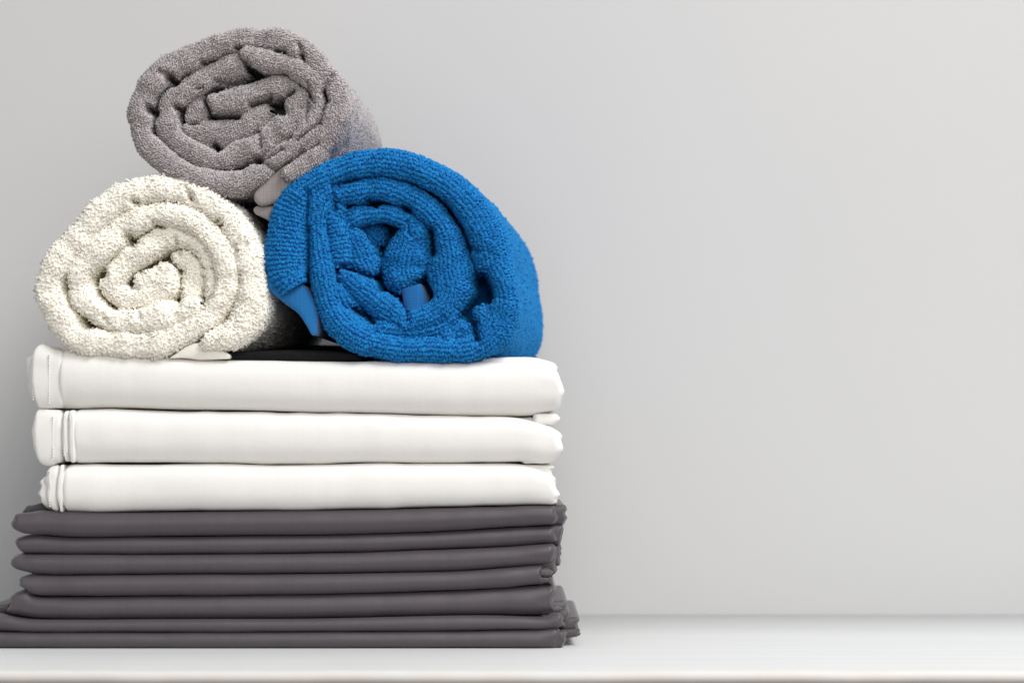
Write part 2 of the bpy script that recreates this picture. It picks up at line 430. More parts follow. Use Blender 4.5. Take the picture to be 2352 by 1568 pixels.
# ---- lowest white sheet
mb = MB()
fold(mb, [(130, 1066), (200, 1067), (420, 1067), (560, 1067), (700, 1069), (850, 1065), (1000, 1066), (1091, 1065), (1160, 1063), (1230, 1067), (1258, 1078), (1290, 1100)],
     [(130, 1177), (300, 1176), (500, 1173), (700, 1171), (900, 1168), (1091, 1163), (1275, 1159), (1290, 1158)],
     [(1066, 146), (1085, 141), (1177, 139.5)], [(1070, 1258), (1085, 1268), (1096, 1279), (1106, 1276), (1117, 1277), (1135, 1285), (1146, 1279), (1154, 1283), (1160, 1276)],
     rk=0.42, ex=2.25, rmax=0.019, seed=11, amp=0.0008)
s3 = mb.build('folded_sheet', M_white, origin=place_origin(700, 1175))
tag(s3, 'lowest folded white sheet, directly on the charcoal ones', 'folded sheet', SH)
mb = MB()
fold(mb, [(80, 1074), (105, 1070), (140, 1066)], [(80, 1173), (110, 1175), (145, 1177)],
     [(1070, 106), (1082, 100), (1090, 103), (1100, 99), (1118, 104), (1132, 99), (1145, 101), (1160, 106), (1175, 112)], [(1066, 136), (1177, 136)], y0=0.003, rk=0.3, ex=3.0, rmax=0.008, seed=12, depth=0.26, wr=0.002)
h = mb.build('hem', M_white, s3); h['label'] = 'puckered stitched hem of the lowest sheet'
mb = MB(); stitches(mb, 112, 1080, 1165, 0.0032, 15, lambda r: 1.5 * math.sin(r / 8))
mb.build('stitching', M_thread, h)
mb = MB()
fold(mb, [(130, 1068), (146, 1067)], [(130, 1175), (146, 1177)], [(1067, 136), (1110, 131), (1177, 133)], [(1067, 146), (1177, 144)], y0=0.0012, rk=0.3, ex=3, rmax=0.006, seed=13, endr=0.0015, yend=0.001, nx=10)
mb.build('inner_layer', M_white, s3); mb = MB()
fold(mb, [(70, 1100), (96, 1090), (120, 1088)], [(70, 1160), (100, 1168), (120, 1170)], [(1092, 96), (1106, 86), (1114, 90), (1126, 87), (1134, 84), (1144, 89), (1152, 88), (1162, 96), (1170, 104)], [(1090, 120), (1170, 120)], y0=0.008, depth=0.2, rk=0.4, seed=14, wr=0.002, endr=0.003)
mb.build('inner_layer', M_white, s3); mb = MB()
fold(mb, [(1200, 1066), (1275, 1067)], [(1200, 1100), (1275, 1100)], [(1066, 1200), (1100, 1200)], [(1067, 1270), (1073, 1273), (1080, 1266), (1092, 1270), (1100, 1272)], y0=0.008, depth=0.2, rk=0.4, seed=15, endr=0.003)
mb.build('inner_layer', M_white, s3)

# ---- charcoal sheets, from the top down
CH = [
 dict(top=[(20, 1183), (40, 1178), (70, 1173), (98, 1174), (200, 1178), (344, 1177), (560, 1174), (700, 1173), (900, 1170), (1091, 1165), (1281, 1161)],
      bot=[(20, 1208), (48, 1226), (80, 1229), (113, 1231), (198, 1233), (344, 1232), (700, 1228), (900, 1224), (1091, 1215), (1200, 1209), (1281, 1204)],
      left=[(1176, 42), (1181, 30), (1192, 32), (1209, 25), (1218, 36), (1226, 52)], right=[(1160, 1277), (1176, 1276), (1188, 1281), (1204, 1279)], ex=2.05,
      label='topmost charcoal sheet, directly under the white ones'),
 dict(top=[(25, 1233), (60, 1229), (113, 1233), (198, 1235), (344, 1234), (700, 1230), (900, 1226), (1091, 1217), (1200, 1211), (1281, 1206)],
      bot=[(25, 1262), (40, 1269), (56, 1272), (200, 1272), (344, 1272), (700, 1269), (900, 1264), (1091, 1258), (1270, 1248), (1285, 1244)],
      left=[(1230, 46), (1236, 32), (1248, 34), (1260, 37), (1268, 42)], right=[(1206, 1279), (1212, 1277), (1222, 1272), (1232, 1275), (1241, 1281), (1248, 1270)], ex=2.05,
      label='second charcoal sheet from the top of the dark pile, a slim one'),
 dict(top=[(15, 1275), (40, 1270), (60, 1273), (200, 1274), (344, 1274), (700, 1271), (900, 1266), (1091, 1260), (1270, 1249), (1285, 1247)],
      bot=[(15, 1300), (32, 1312), (51, 1319), (85, 1320), (344, 1318), (700, 1317), (900, 1314), (1091, 1308), (1200, 1299), (1280, 1292)],
      left=[(1269, 38), (1277, 26), (1284, 22), (1298, 22), (1307, 30), (1316, 44)], right=[(1248, 1272), (1262, 1273), (1280, 1274), (1288, 1272), (1296, 1266)], ex=2.05,
      label='third charcoal sheet from the top, its rounded left end catching light'),
 dict(top=[(30, 1324), (60, 1321), (141, 1322), (344, 1320), (700, 1319), (900, 1316), (1091, 1310), (1200, 1301), (1260, 1294)],
      bot=[(30, 1350), (56, 1366), (90, 1371), (141, 1370), (344, 1368), (560, 1366), (800, 1362), (1000, 1357), (1091, 1354), (1256, 1341)],
      left=[(1322, 48), (1327, 41), (1338, 42), (1346, 39), (1355, 50), (1368, 62)], right=[(1294, 1248), (1300, 1251), (1312, 1247), (1325, 1250), (1340, 1256)], ex=2.05,
      label='fourth charcoal sheet from the top, ending shortest on the right'),
 dict(top=[(5, 1360), (40, 1352), (75, 1372), (141, 1373), (344, 1370), (560, 1368), (800, 1364), (1000, 1359), (1091, 1356), (1256, 1343), (1280, 1341)],
      bot=[(5, 1408), (30, 1416), (62, 1420), (198, 1422), (344, 1421), (700, 1420), (900, 1416), (1091, 1412), (1256, 1412), (1282, 1404)],
      left=[(1352, 42), (1360, 28), (1368, 20), (1382, 19), (1394, 17), (1402, 10), (1410, 12), (1420, 30)], right=[(1340, 1276), (1348, 1277), (1371, 1272), (1390, 1275), (1403, 1280)], ex=2.05,
      label='fifth charcoal sheet from the top, the thickest of the dark ones'),
 dict(top=[(-60, 1402), (0, 1412), (62, 1423), (198, 1424), (344, 1423), (700, 1422), (900, 1418), (1091, 1414), (1200, 1417), (1250, 1417), (1272, 1408), (1296, 1406)],
      bot=[(-60, 1448), (0, 1450), (198, 1451), (700, 1450), (900, 1448), (1091, 1447), (1283, 1443), (1296, 1441)],
      left=[(1402, -50), (1450, -46)], right=[(1404, 1288), (1410, 1290), (1417, 1294), (1425, 1291), (1434, 1295), (1443, 1284)], ex=2.05,
      label='sixth charcoal sheet from the top, second from the shelf'),
 dict(top=[(-60, 1451), (0, 1452), (344, 1453), (700, 1452), (1091, 1449), (1283, 1445)],
      bot=[(-60, 1488), (1283, 1488)],
      left=[(1451, -58), (1488, -58)], right=[(1445, 1284), (1460, 1283), (1488, 1280)], ex=2.05,
      label='lowest charcoal sheet, lying flat on the white shelf'),
]
dark = []
for k, c in enumerate(CH):
    mb = MB()
    fold(mb, c['top'], c['bot'], c['left'], c['right'], rk=0.5, ex=c['ex'], rmax=0.014, seed=20 + k, amp=0.0004, y0=[0.001, 0.004, 0.002, 0.0005, 0.0015, -0.0025, -0.003][k], wr=0.0019, endr=0.003)
    o = mb.build('folded_sheet', M_char, origin=place_origin(660, (c['bot'][-1][1] + c['bot'][0][1]) / 2))
    tag(o, c['label'], 'folded sheet', GR)
    dark.append(o)

def layer(parent, specs, mat=M_char):
    for i, s in enumerate(specs):
        mb = MB()
        kw = dict(rk=0.4, depth=0.2, seed=50 + i + len(bpy.data.objects), wr=0.0011, endr=0.0022); kw.update(s)
        fold(mb, **kw)
        mb.build('inner_layer', mat, parent)
# crumpled edges that show beyond the ends
layer(dark[0], [
    dict(top=[(1240, 1160), (1300, 1160)], bot=[(1240, 1205), (1298, 1207)], left=[(1160, 1240), (1207, 1240)], right=[(1160, 1298), (1166, 1300), (1178, 1297), (1189, 1302), (1198, 1298), (1207, 1296)], y0=0.012),
    dict(top=[(60, 1160), (85, 1151), (110, 1154), (150, 1165)], bot=[(60, 1185), (150, 1185)], left=[(1151, 80), (1157, 62), (1170, 50), (1185, 44)], right=[(1155, 150), (1185, 150)], y0=0.02)])
layer(dark[1], [
    dict(top=[(1230, 1206), (1300, 1206)], bot=[(1230, 1248), (1292, 1248)], left=[(1206, 1240), (1248, 1240)], right=[(1206, 1296), (1216, 1293), (1228, 1291), (1234, 1288), (1248, 1288)], y0=0.012)])
layer(dark[2], [
    dict(top=[(1230, 1249), (1290, 1249)], bot=[(1230, 1298), (1284, 1300)], left=[(1249, 1230), (1298, 1230)], right=[(1249, 1287), (1264, 1285), (1270, 1288), (1280, 1285), (1296, 1289), (1303, 1287)], y0=0.014),
    dict(top=[(1230, 1249), (1284, 1249)], bot=[(1230, 1322), (1280, 1324)], left=[(1249, 1230), (1322, 1230)], right=[(1249, 1278), (1275, 1278), (1290, 1275), (1305, 1277), (1313, 1280), (1323, 1273)], y0=0.008, wr=0.0014)])
layer(dark[3], [
    dict(top=[(1230, 1303), (1275, 1303)], bot=[(1230, 1322), (1272, 1324)], left=[(1303, 1235), (1324, 1235)], right=[(1303, 1262), (1311, 1270), (1318, 1268), (1324, 1260)], y0=0.003, wr=0.0014, endr=0.002),
    dict(top=[(1230, 1322), (1272, 1324)], bot=[(1230, 1340), (1272, 1340)], left=[(1322, 1235), (1340, 1235)], right=[(1323, 1264), (1330, 1272), (1336, 1268), (1340, 1273)], y0=0.003, wr=0.0014, endr=0.002)])
layer(dark[4], [
    dict(top=[(-30, 1390), (8, 1386), (30, 1388)], bot=[(-30, 1412), (30, 1412)], left=[(1386, -30), (1412, -30)], right=[(1386, 25), (1412, 25)], y0=0.015),
    dict(top=[(1240, 1380), (1303, 1378)], bot=[(1240, 1412), (1300, 1412)], left=[(1380, 1240), (1412, 1240)], right=[(1378, 1301), (1386, 1303), (1398, 1299), (1412, 1296)], y0=0.018, wr=0.0014),
    dict(top=[(1240, 1392), (1292, 1392)], bot=[(1240, 1410), (1292, 1410)], left=[(1392, 1240), (1410, 1240)], right=[(1392, 1284), (1398, 1290), (1404, 1286), (1410, 1292)], y0=0.007, wr=0.0014, endr=0.002)])
layer(dark[5], [
    dict(top=[(1240, 1400), (1308, 1396)], bot=[(1240, 1444), (1308, 1442)], left=[(1398, 1240), (1443, 1240)], right=[(1396, 1304), (1406, 1309), (1420, 1306), (1432, 1300), (1443, 1302)], y0=0.010, wr=0.0014)])
layer(dark[6], [
    dict(top=[(1240, 1446), (1302, 1448)], bot=[(1240, 1488), (1300, 1488)], left=[(1446, 1240), (1488, 1240)], right=[(1446, 1298), (1452, 1303), (1462, 1300), (1470, 1302), (1478, 1298), (1488, 1293)], y0=0.0015, rk=0.3, wr=0.002, endr=0.002),
    dict(top=[(1240, 1424), (1330, 1415)], bot=[(1240, 1450), (1334, 1446)], left=[(1420, 1240), (1448, 1240)], right=[(1415, 1329), (1424, 1331), (1436, 1326), (1447, 1332)], y0=0.022, wr=0.0016),
    dict(top=[(1240, 1446), (1334, 1443)], bot=[(1240, 1477), (1330, 1463)], left=[(1446, 1240), (1477, 1240)], right=[(1443, 1331), (1450, 1327), (1456, 1330), (1462, 1324), (1476, 1304)], y0=0.020, wr=0.0016)])

# ------------------------------------------------------------------ towels
CAMP = np.array([0, -D, CAMZ])
class Towel:
    def __init__(s, ox, oy, k, ax, az, L, loop):
        s.ox, s.oy, s.k = ox, oy, k          # zoomed-in tracing coordinates -> grid
        s.ax, s.az, s.L = ax, az, L
        s.loop = loop
        s.mb = MB(); s.loops = []; s.dents = []; s.fat = 1.0; s.rk = 0.75; s.ex = 2.5
    def stroke(s, pts, yo=0.0, terry=True, L=None, rk=None, ex=None, amp=0.0014, pucker=0.0012, side=(0.03, 0.03), mb=None, seed=0, density=1.0, thin_ends=True, along=True, fuzz=1.0):
        L = L or s.L; rk = rk or s.rk; ex = ex or s.ex
        P = np.array([[(s.ox + p[0] * s.k - 1176) * S, CAMZ + (HZ - (s.oy + p[1] * s.k)) * S, p[2] * s.k * S] for p in pts])
        R, u = cr(P, 0.0015)
        T = np.gradient(R[:, :2], axis=0); T /= np.linalg.norm(T, axis=1, keepdims=True)
        Nn = np.stack([-T[:, 1], T[:, 0]], 1)
        if terry and yo > 0: yo = yo * 1.7
        hw = R[:, 2] * (s.fat if terry else 1.0)
        e = np.minimum(u, u[-1] - u)
        if thin_ends:
            t = np.clip(e / np.maximum(hw * 0.7, 1e-4), 0, 1)
            q = 0.35 + 0.65 * np.sqrt(1 - (1 - t) ** 2)
        else:
            q = np.ones_like(hw)
        yb = (1 - q) * hw * 0.6
        hwq = hw * q
        th = np.linspace(-math.pi / 2, math.pi / 2, 27)
        ca = np.sign(np.sin(th)) * np.abs(np.sin(th)) ** (2 / ex); cd = 1 - np.abs(np.cos(th)) ** (2 / ex)
        backs = np.array([0.004, 0.009, 0.015, 0.022, 0.032, 0.045, 0.065, 0.09, 0.125, 0.165, 0.205, 0.24]) ; backs = backs[backs < L - 0.02]; backs = np.append(backs, L - 0.012)
        pro = [(-1, 1, b) for b in backs[::-1]] + [(a, d, 0) for a, d in zip(ca, cd)] + [(1, 1, b) for b in backs]
        pro += [(0.8, 1, L - 0.004), (0.3, 1, L), (-0.3, 1, L), (-0.8, 1, L - 0.004)]
        nj = len(pro)
        G = np.zeros((len(u), nj, 3))
        for j, (a, d, b) in enumerate(pro):
            y = yo + yb + np.minimum(hw * rk, 0.02) * d + b
            G[:, j, 0] = R[:, 0] + Nn[:, 0] * a * hwq + s.ax * y
            G[:, j, 2] = R[:, 1] + Nn[:, 1] * a * hwq + s.az * y
            G[:, j, 1] = y
        n = normals(G, wrap_j=True)
        jm = len(backs) + 13
        if n[len(u) // 2, jm, 1] > 0: n = -n
        U = np.zeros_like(G); U[..., 0] = u[:, None]; U[..., 1] = G[..., 1] * 0.35; U[..., 2] = seed + 0.3
        dd = amp * noise(G, 0.016, seed) + amp * 0.8 * noise(G, 0.008, seed + 3) + pucker * noise(U, 0.0085, seed + 5)
        # less disturbance deep in the roll
        dd = dd * (0.35 + 0.65 * np.exp(-np.clip(G[..., 1] - yo, 0, 9) / 0.05))
        G = G + n * dd[..., None]
        if terry:
            gx = G[..., 0] - s.ax * G[..., 1]; gz = G[..., 2] - s.az * G[..., 1]
            for (x1, y1, x2, y2, rr, dep) in s.dents:
                A = np.array([(s.ox + x1 * s.k - 1176) * S, CAMZ + (HZ - (s.oy + y1 * s.k)) * S]); B = np.array([(s.ox + x2 * s.k - 1176) * S, CAMZ + (HZ - (s.oy + y2 * s.k)) * S])
                ab = B - A; tt = np.clip(((gx - A[0]) * ab[0] + (gz - A[1]) * ab[1]) / (ab @ ab + 1e-12), 0, 1)
                dist = np.hypot(gx - A[0] - tt * ab[0], gz - A[1] - tt * ab[1]) / (1.15 * rr * s.k * S)
                prox = np.clip(1 - (G[..., 1] - yo) / 0.06, 0, 1)
                G[..., 1] += (dep * 1.5 if dep > 10 else dep) * 0.001 * np.exp(-dist ** 2.5) * prox
            n2 = normals(G, wrap_j=True)
            if (n2 * n).sum() < 0: n2 = -n2
            n = n2
        (mb or s.mb).grid(G, wrap_j=True)
        if terry: s._loops(G, n, u, hw, len(backs), nj, side, density, seed, along, fuzz)
        return G
    def _loops(s, G, n, u, hw, nb, nj, side, density, seed, along, fuzz):
        lp = s.loop
        r = np.random.default_rng(100 + seed)
        rs, cs = lp['row'] / math.sqrt(density), lp['col'] / math.sqrt(density)
        if not along: rs, cs = cs * 1.0, rs
        Gf = G[:, :2 * nb + 27]
        VA = np.concatenate([np.zeros((len(u), 1)), np.cumsum(np.linalg.norm(np.diff(Gf, axis=1), axis=2), axis=1)], 1)
        FI, FJ = [], []
        for q, u0 in enumerate(np.arange(0, u[-1], cs)):
            fi0 = np.interp(u0, u, np.arange(len(u))); va = VA[int(fi0)]
            c0 = va[nb + 13]; lo = max(0, va[nb] - side[0]) - c0; hi = min(va[-1], va[nb + 26] + side[1]) - c0
            kk = np.arange(math.ceil(lo / rs), math.floor(hi / rs) + 1)
            vv = c0 + (kk + r.normal(0, lp['jit'], len(kk)) ) * rs
            if not along: vv = vv + (q % 2) * 0.5 * rs
            ua = u0 + ((kk % 2) * 0.5 * (1 if along else 0) + r.normal(0, lp['jit'], len(kk))) * cs
            FI.append(np.interp(ua, u, np.arange(len(u)))); FJ.append(np.interp(vv, va, np.arange(len(va))))
        fi = np.clip(np.concatenate(FI), 0, len(u) - 1.001); fj = np.clip(np.concatenate(FJ), 0, 2 * nb + 27 - 1.001)
        i = fi.astype(int); j = fj.astype(int); wi = (fi - i)[:, None]; wj = (fj - j)[:, None]
        def bil(X): return X[i, j] * (1 - wi) * (1 - wj) + X[i + 1, j] * wi * (1 - wj) + X[i, j + 1] * (1 - wi) * wj + X[i + 1, j + 1] * wi * wj
        P = bil(G); Nm = bil(n); Nm /= np.linalg.norm(Nm, axis=1, keepdims=True) + 1e-9
        Tt = G[i + 1, j] - G[i, j]; Tt /= np.linalg.norm(Tt, axis=1, keepdims=True) + 1e-9
        v = CAMP - P; v /= np.linalg.norm(v, axis=1, keepdims=True)
        keep = (Nm * v).sum(1) > -0.35
        if not along: Tt = np.cross(Nm, Tt)
        s.loops.append((P[keep], Nm[keep], Tt[keep], np.full(keep.sum(), fuzz)))
    def emit_loops(s):
        lp = s.loop
        P, Nm, T, fz = [np.concatenate(x) for x in zip(*s.loops)]
        r = np.random.default_rng(5)
        n = len(P)
        Bv = np.cross(Nm, T)
        # arch direction within the surface, and lean of the loop
        ang = lp['ang'] + r.normal(0, lp['angj'], n)
        ta = T * np.cos(ang)[:, None] + Bv * np.sin(ang)[:, None]
        tb = np.cross(Nm, ta)
        lean = r.normal(0, lp['lean'], (n, 2))
        down = np.array([0, 0, -1.0]) * lp.get('droop', 0.15)
        up = Nm + ta * lean[:, :1] + tb * (lean[:, 1:] + lp.get('tilt', 0)) + down
        up /= np.linalg.norm(up, axis=1, keepdims=True)
        w_ = lp['w'] * r.uniform(0.75, 1.25, n); h = lp['h'] * r.uniform(0.6, 1.3, n) * fz * np.where(r.random(n) < lp.get('long', 0.03), 1.8, 1.0)
        rad = lp['r'] * r.uniform(0.8, 1.2, n)
        K = lp.get('K', 5); ns = lp.get('ns', 5)
        tt = np.linspace(-0.1, math.pi + 0.1, K)
        ph = np.arange(ns) * 2 * math.pi / ns
        plies = lp.get('plies', 1)
        bl = lp.get('soft', 0.4)
        for ply in range(plies):
            off = (ply - (plies - 1) / 2) * 1.5 * rad
            X = np.cos(tt)[None, :] * w_[:, None] / 2; Y = np.sin(tt)[None, :] * h[:, None]
            tw = (r.normal(0, 0.2, n) * lp['w'])[:, None] * np.cos(tt)[None] + off[:, None] * (0.6 + 0.6 * np.sin(tt))[None]
            Cn = P[:, None] + ta[:, None] * X[..., None] + up[:, None] * Y[..., None] + tb[:, None] * tw[..., None] - Nm[:, None] * lp['r'] * 0.3
            tan = np.gradient(Cn, axis=1); tan /= np.linalg.norm(tan, axis=2, keepdims=True) + 1e-9
            s1 = np.repeat(tb[:, None], K, 1); s1 = s1 - tan * (s1 * tan).sum(2, keepdims=True); s1 /= np.linalg.norm(s1, axis=2, keepdims=True) + 1e-9
            s2 = np.cross(tan, s1)
            rad_dir = s1[:, :, None] * np.cos(ph)[:, None] + s2[:, :, None] * np.sin(ph)[:, None]
            pr = (0.85 + 0.25 * np.sin(tt))[None, :, None, None]
            V = Cn[:, :, None] + rad[:, None, None, None] * pr * rad_dir
            NN = rad_dir * (1 - bl) + Nm[:, None, None] * bl
            NN /= np.linalg.norm(NN, axis=-1, keepdims=True)
            base = np.arange(n)[:, None, None] * (K * ns)
            kk = np.arange(K - 1)[None, :, None] * ns; a = np.arange(ns)[None, None]; b = (a + 1) % ns
            F = np.stack([base + kk + a, base + kk + b, base + kk + ns + b, base + kk + ns + a], -1).reshape(-1, 4)
            s.mb.slot = 1; s.mb.add(V.reshape(-1, 3), F); s.mb.slot = 0
            s.mb.nrm.append((s.mb.n - n * K * ns, NN.reshape(-1, 3)))
    def core(s, pts, y0=0.05, y1=None):
        """rolled-up inside of the towel, seen only deep in the gaps"""
        y1 = y1 or s.L - 0.012
        P = np.array([[(s.ox + p[0] * s.k - 1176) * S, CAMZ + (HZ - (s.oy + p[1] * s.k)) * S] for p in pts])
        P, _ = cr(np.vstack([P, P[:1]]), 0.006); P = P[:-1]
        c = P.mean(0)
        G = []
        for q, y in ((0.05, y0), (0.6, y0), (1, y0 + 0.004), (1, y1 - 0.01), (0.9, y1), (0.05, y1)):
            G.append(np.stack([c[0] + (P[:, 0] - c[0]) * q + s.ax * y, np.full(len(P), y), c[1] + (P[:, 1] - c[1]) * q + s.az * y], 1))
        s.mb.grid(np.array(G), wrap_j=True)

TG = 'rolled bath towels on top of the pile'

# ---- cream white towel roll (lower left)
DENTS_W = [(800, 560, 820, 600, 32, 25), (1010, 465, 1050, 475, 22, 16), (840, 285, 870, 290, 20, 12), (540, 870, 590, 850, 28, 22), (310, 940, 325, 965, 18, 16), (450, 1215, 480, 1260, 34, 28), (640, 1080, 700, 1130, 20, 20), (1180, 1060, 1200, 1085, 18, 18), (1300, 270, 1290, 240, 18, 12), (1510, 430, 1530, 460, 16, 12), (880, 830, 1090, 720, 16, 18), (1640, 620, 1655, 680, 12, 10), (1570, 1210, 1540, 1240, 18, 14), (1240, 160, 1290, 240, 14, 3), (650, 1240, 600, 1180, 14, 4), (860, 1120, 900, 1200, 14, 5), (1160, 560, 1180, 700, 14, 6), (1380, 880, 1390, 1050, 14, 10), (1180, 850, 1190, 1030, 14, 10)]
t = Towel(57.4, 379, 0.2930, 0.094, 0.0, 0.27, dict(row=0.0018, col=0.0017, jit=0.42, ang=0.0, angj=1.2, lean=0.50, w=0.0017, h=0.0015, r=0.00064, long=0.10, soft=0.6, plies=1))
t.dents = DENTS_W; t.fat = 1.06
t.stroke([(1390, 1385, 45), (1490, 1375, 75), (1610, 1320, 105), (1720, 1200, 115), (1780, 1060, 105), (1785, 900, 95), (1760, 760, 92), (1715, 630, 90), (1645, 500, 90), (1560, 400, 90), (1450, 300, 92), (1320, 222, 92), (1180, 185, 92), (1030, 180, 95), (880, 205, 97),
          (740, 265, 100), (610, 355, 100), (500, 455, 95), (400, 565, 95), (310, 675, 95), (230, 785, 90), (180, 880, 88), (172, 970, 92), (200, 1080, 100), (260, 1190, 108), (335, 1290, 103), (430, 1365, 88), (560, 1385, 85), (720, 1400, 86), (900, 1408, 85), (1060, 1385, 88), (1200, 1325, 88),
          (1330, 1255, 80), (1440, 1180, 78), (1530, 1080, 72), (1570, 960, 74), (1575, 840, 76), (1550, 720, 78), (1490, 600, 80), (1410, 505, 78), (1310, 430, 75), (1200, 385, 74), (1060, 375, 78), (920, 405, 84), (790, 470, 88), (680, 560, 92), (580, 650, 88), (490, 735, 82), (425, 820, 75),
          (405, 920, 78), (435, 1030, 84), (510, 1130, 80), (610, 1190, 75), (730, 1220, 78), (860, 1225, 82), (1000, 1205, 88), (1140, 1165, 88), (1270, 1130, 78), (1360, 1085, 55)], yo=0, side=(0.28, 0.02), seed=1, pucker=0.0015)
t.stroke([(1420, 800, 45), (1405, 690, 62), (1335, 595, 72), (1240, 545, 78), (1130, 545, 82), (1010, 590, 82), (890, 655, 82), (780, 730, 82), (695, 810, 82), (645, 900, 76), (665, 985, 74), (750, 1040, 70), (860, 1050, 74), (980, 1010, 85), (1080, 940, 85), (1105, 860, 55)], yo=0.004, seed=2)
t.stroke([(840, 925, 70), (950, 895, 100), (1060, 850, 105), (1125, 790, 65)], yo=0.005, seed=3)
t.stroke([(1180, 660, 70), (1205, 740, 62), (1285, 790, 75), (1285, 900, 92), (1275, 1000, 88), (1290, 1080, 55)], yo=0.007, seed=4)
t.stroke([(1290, 640, 90), (1350, 720, 70)], yo=0.010, seed=5)
t.stroke([(1425, 800, 50), (1432, 930, 52), (1430, 1060, 42)], yo=0.006, seed=6)
t.stroke([(820, 1170, 60), (900, 1190, 60), (1010, 1130, 70), (1120, 1110, 60)], yo=0.004, seed=7)
t.core([(1750, 800), (1500, 330), (1000, 220), (500, 520), (220, 950), (400, 1350), (900, 1400), (1600, 1250)], y0=0.045)
t.emit_loops()
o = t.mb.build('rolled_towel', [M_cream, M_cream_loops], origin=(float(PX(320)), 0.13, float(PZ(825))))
tag(o, 'creamy white terry towel rolled up, lying left of the blue roll', 'towel', TG)
mb = MB()
t.stroke([(1120, 1512, 8), (1220, 1480, 30), (1320, 1455, 60), (1430, 1465, 58), (1540, 1490, 32), (1600, 1505, 16)], yo=0.004, terry=False, mb=mb, seed=8, rk=0.4, ex=2.6, amp=0.0006, pucker=0.0003)
mb.build('woven_hem', M_creamw, o)

# ---- blue towel roll (right)
t = Towel(574.2, 321.6, 0.3370, 0.080, -0.012, 0.27, dict(row=0.0031, col=0.0020, jit=0.09, ang=1.25, angj=0.30, lean=0.25, w=0.0021, h=0.0015, r=0.00052, droop=0.2, tilt=0.5, soft=0.35, plies=2))
t.rk = 0.92; t.ex = 2.15; t.dents = [(1575, 960, 1605, 1020, 44, 75), (1530, 1250, 1545, 1360, 20, 16), (800, 410, 840, 430, 26, 18), (1040, 450, 1080, 470, 22, 16), (1320, 420, 1400, 550, 22, 14), (1470, 680, 1490, 740, 22, 18), (1225, 610, 1240, 760, 26, 22), (930, 620, 870, 760, 26, 22), (870, 960, 880, 1010, 26, 18), (700, 1150, 830, 1240, 20, 16), (600, 290, 720, 262, 16, 12), (390, 350, 385, 600, 16, 6), (395, 600, 400, 940, 18, 9), (1170, 920, 1200, 1000, 16, 16), (620, 860, 850, 940, 16, 12), (1060, 1160, 1065, 1230, 14, 10), (880, 230, 1130, 300, 12, 6), (560, 300, 570, 480, 14, 7), (1060, 540, 1080, 640, 10, 5), (1430, 1200, 1520, 1130, 18, 12), (1480, 700, 1560, 760, 16, 10), (1480, 560, 1700, 760, 14, -2)]
t.stroke([(240, 560, 120), (265, 440, 100), (345, 335, 85), (460, 262, 82), (600, 205, 82), (740, 160, 84), (900, 148, 84), (1060, 172, 86), (1200, 222, 88), (1330, 292, 92), (1444, 393, 106), (1533, 500, 118), (1594, 618, 126), (1634, 745, 128), (1662, 865, 120), (1722, 985, 84),
          (1745, 1090, 72), (1715, 1215, 95), (1640, 1330, 105), (1510, 1415, 82), (1380, 1432, 72), (1220, 1425, 74), (1060, 1428, 72), (900, 1405, 78), (750, 1355, 84), (640, 1285, 88), (560, 1185, 82), (510, 1060, 72), (480, 920, 72), (455, 780, 72), (438, 640, 68), (440, 500, 72), (490, 390, 70), (590, 330, 60)],
         side=(0.06, 0.28), seed=21, amp=0.0012, pucker=0.001)
t.stroke([(330, 380, 60), (280, 470, 110), (250, 580, 125), (236, 700, 134), (232, 820, 138), (250, 930, 122), (300, 1010, 80)], yo=-0.002, seed=22, along=False, amp=0.0010, side=(0.08, 0.03), pucker=0.0004, thin_ends=False)
t.stroke([(540, 400, 50), (600, 350, 68), (720, 330, 78), (850, 310, 80), (970, 335, 78), (1080, 385, 78), (1180, 450, 72), (1262, 530, 74), (1318, 630, 86), (1348, 750, 122), (1356, 880, 160), (1372, 1010, 135), (1330, 1115, 82), (1240, 1180, 74), (1120, 1225, 70), (1010, 1235, 60)], yo=0.003, seed=23)
t.stroke([(600, 880, 50), (680, 950, 72), (780, 1035, 80), (880, 1115, 78), (980, 1190, 66), (1030, 1235, 40)], yo=0.004, seed=24)
t.stroke([(570, 960, 45), (620, 1070, 60), (690, 1180, 62), (790, 1265, 58), (930, 1305, 58), (1080, 1312, 58), (1210, 1290, 58), (1320, 1250, 60), (1430, 1180, 50)], yo=0.004, seed=25)
t.stroke([(1590, 1120, 55), (1600, 1200, 70), (1610, 1300, 75)], yo=0.002, seed=26)
t.stroke([(1480, 1260, 60), (1400, 1330, 75), (1300, 1360, 60)], yo=0.003, seed=27)
t.stroke([(610, 420, 55), (560, 520, 60), (575, 640, 62), (600, 760, 60), (610, 860, 50)], yo=0.004, seed=28, along=False)
t.stroke([(600, 600, 40), (660, 530, 48), (760, 490, 48), (880, 480, 46), (1000, 510, 50), (1090, 570, 58), (1150, 660, 58)], yo=0.006, seed=29)
t.stroke([(730, 560, 60), (800, 620, 90), (850, 690, 70)], yo=0.016, seed=30)
t.stroke([(660, 590, 55), (700, 700, 75), (750, 820, 92), (800, 920, 70)], yo=0.007, seed=31)
t.stroke([(1100, 560, 60), (1085, 660, 110), (1050, 760, 165), (1030, 870, 165), (1050, 950, 140), (1075, 985, 110)], yo=0.006, seed=32)
t.stroke([(1150, 420, 40), (1190, 520, 50), (1220, 640, 40)], yo=0.012, seed=33)
t.core([(1650, 600), (1400, 330), (900, 160), (500, 300), (440, 700), (560, 1150), (900, 1400), (1500, 1400), (1720, 1050)], y0=0.05)
t.emit_loops()
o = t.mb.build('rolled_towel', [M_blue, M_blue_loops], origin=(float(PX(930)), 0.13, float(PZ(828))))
tag(o, 'bright blue terry towel rolled up, lying on the right', 'towel', TG)
mb = MB()
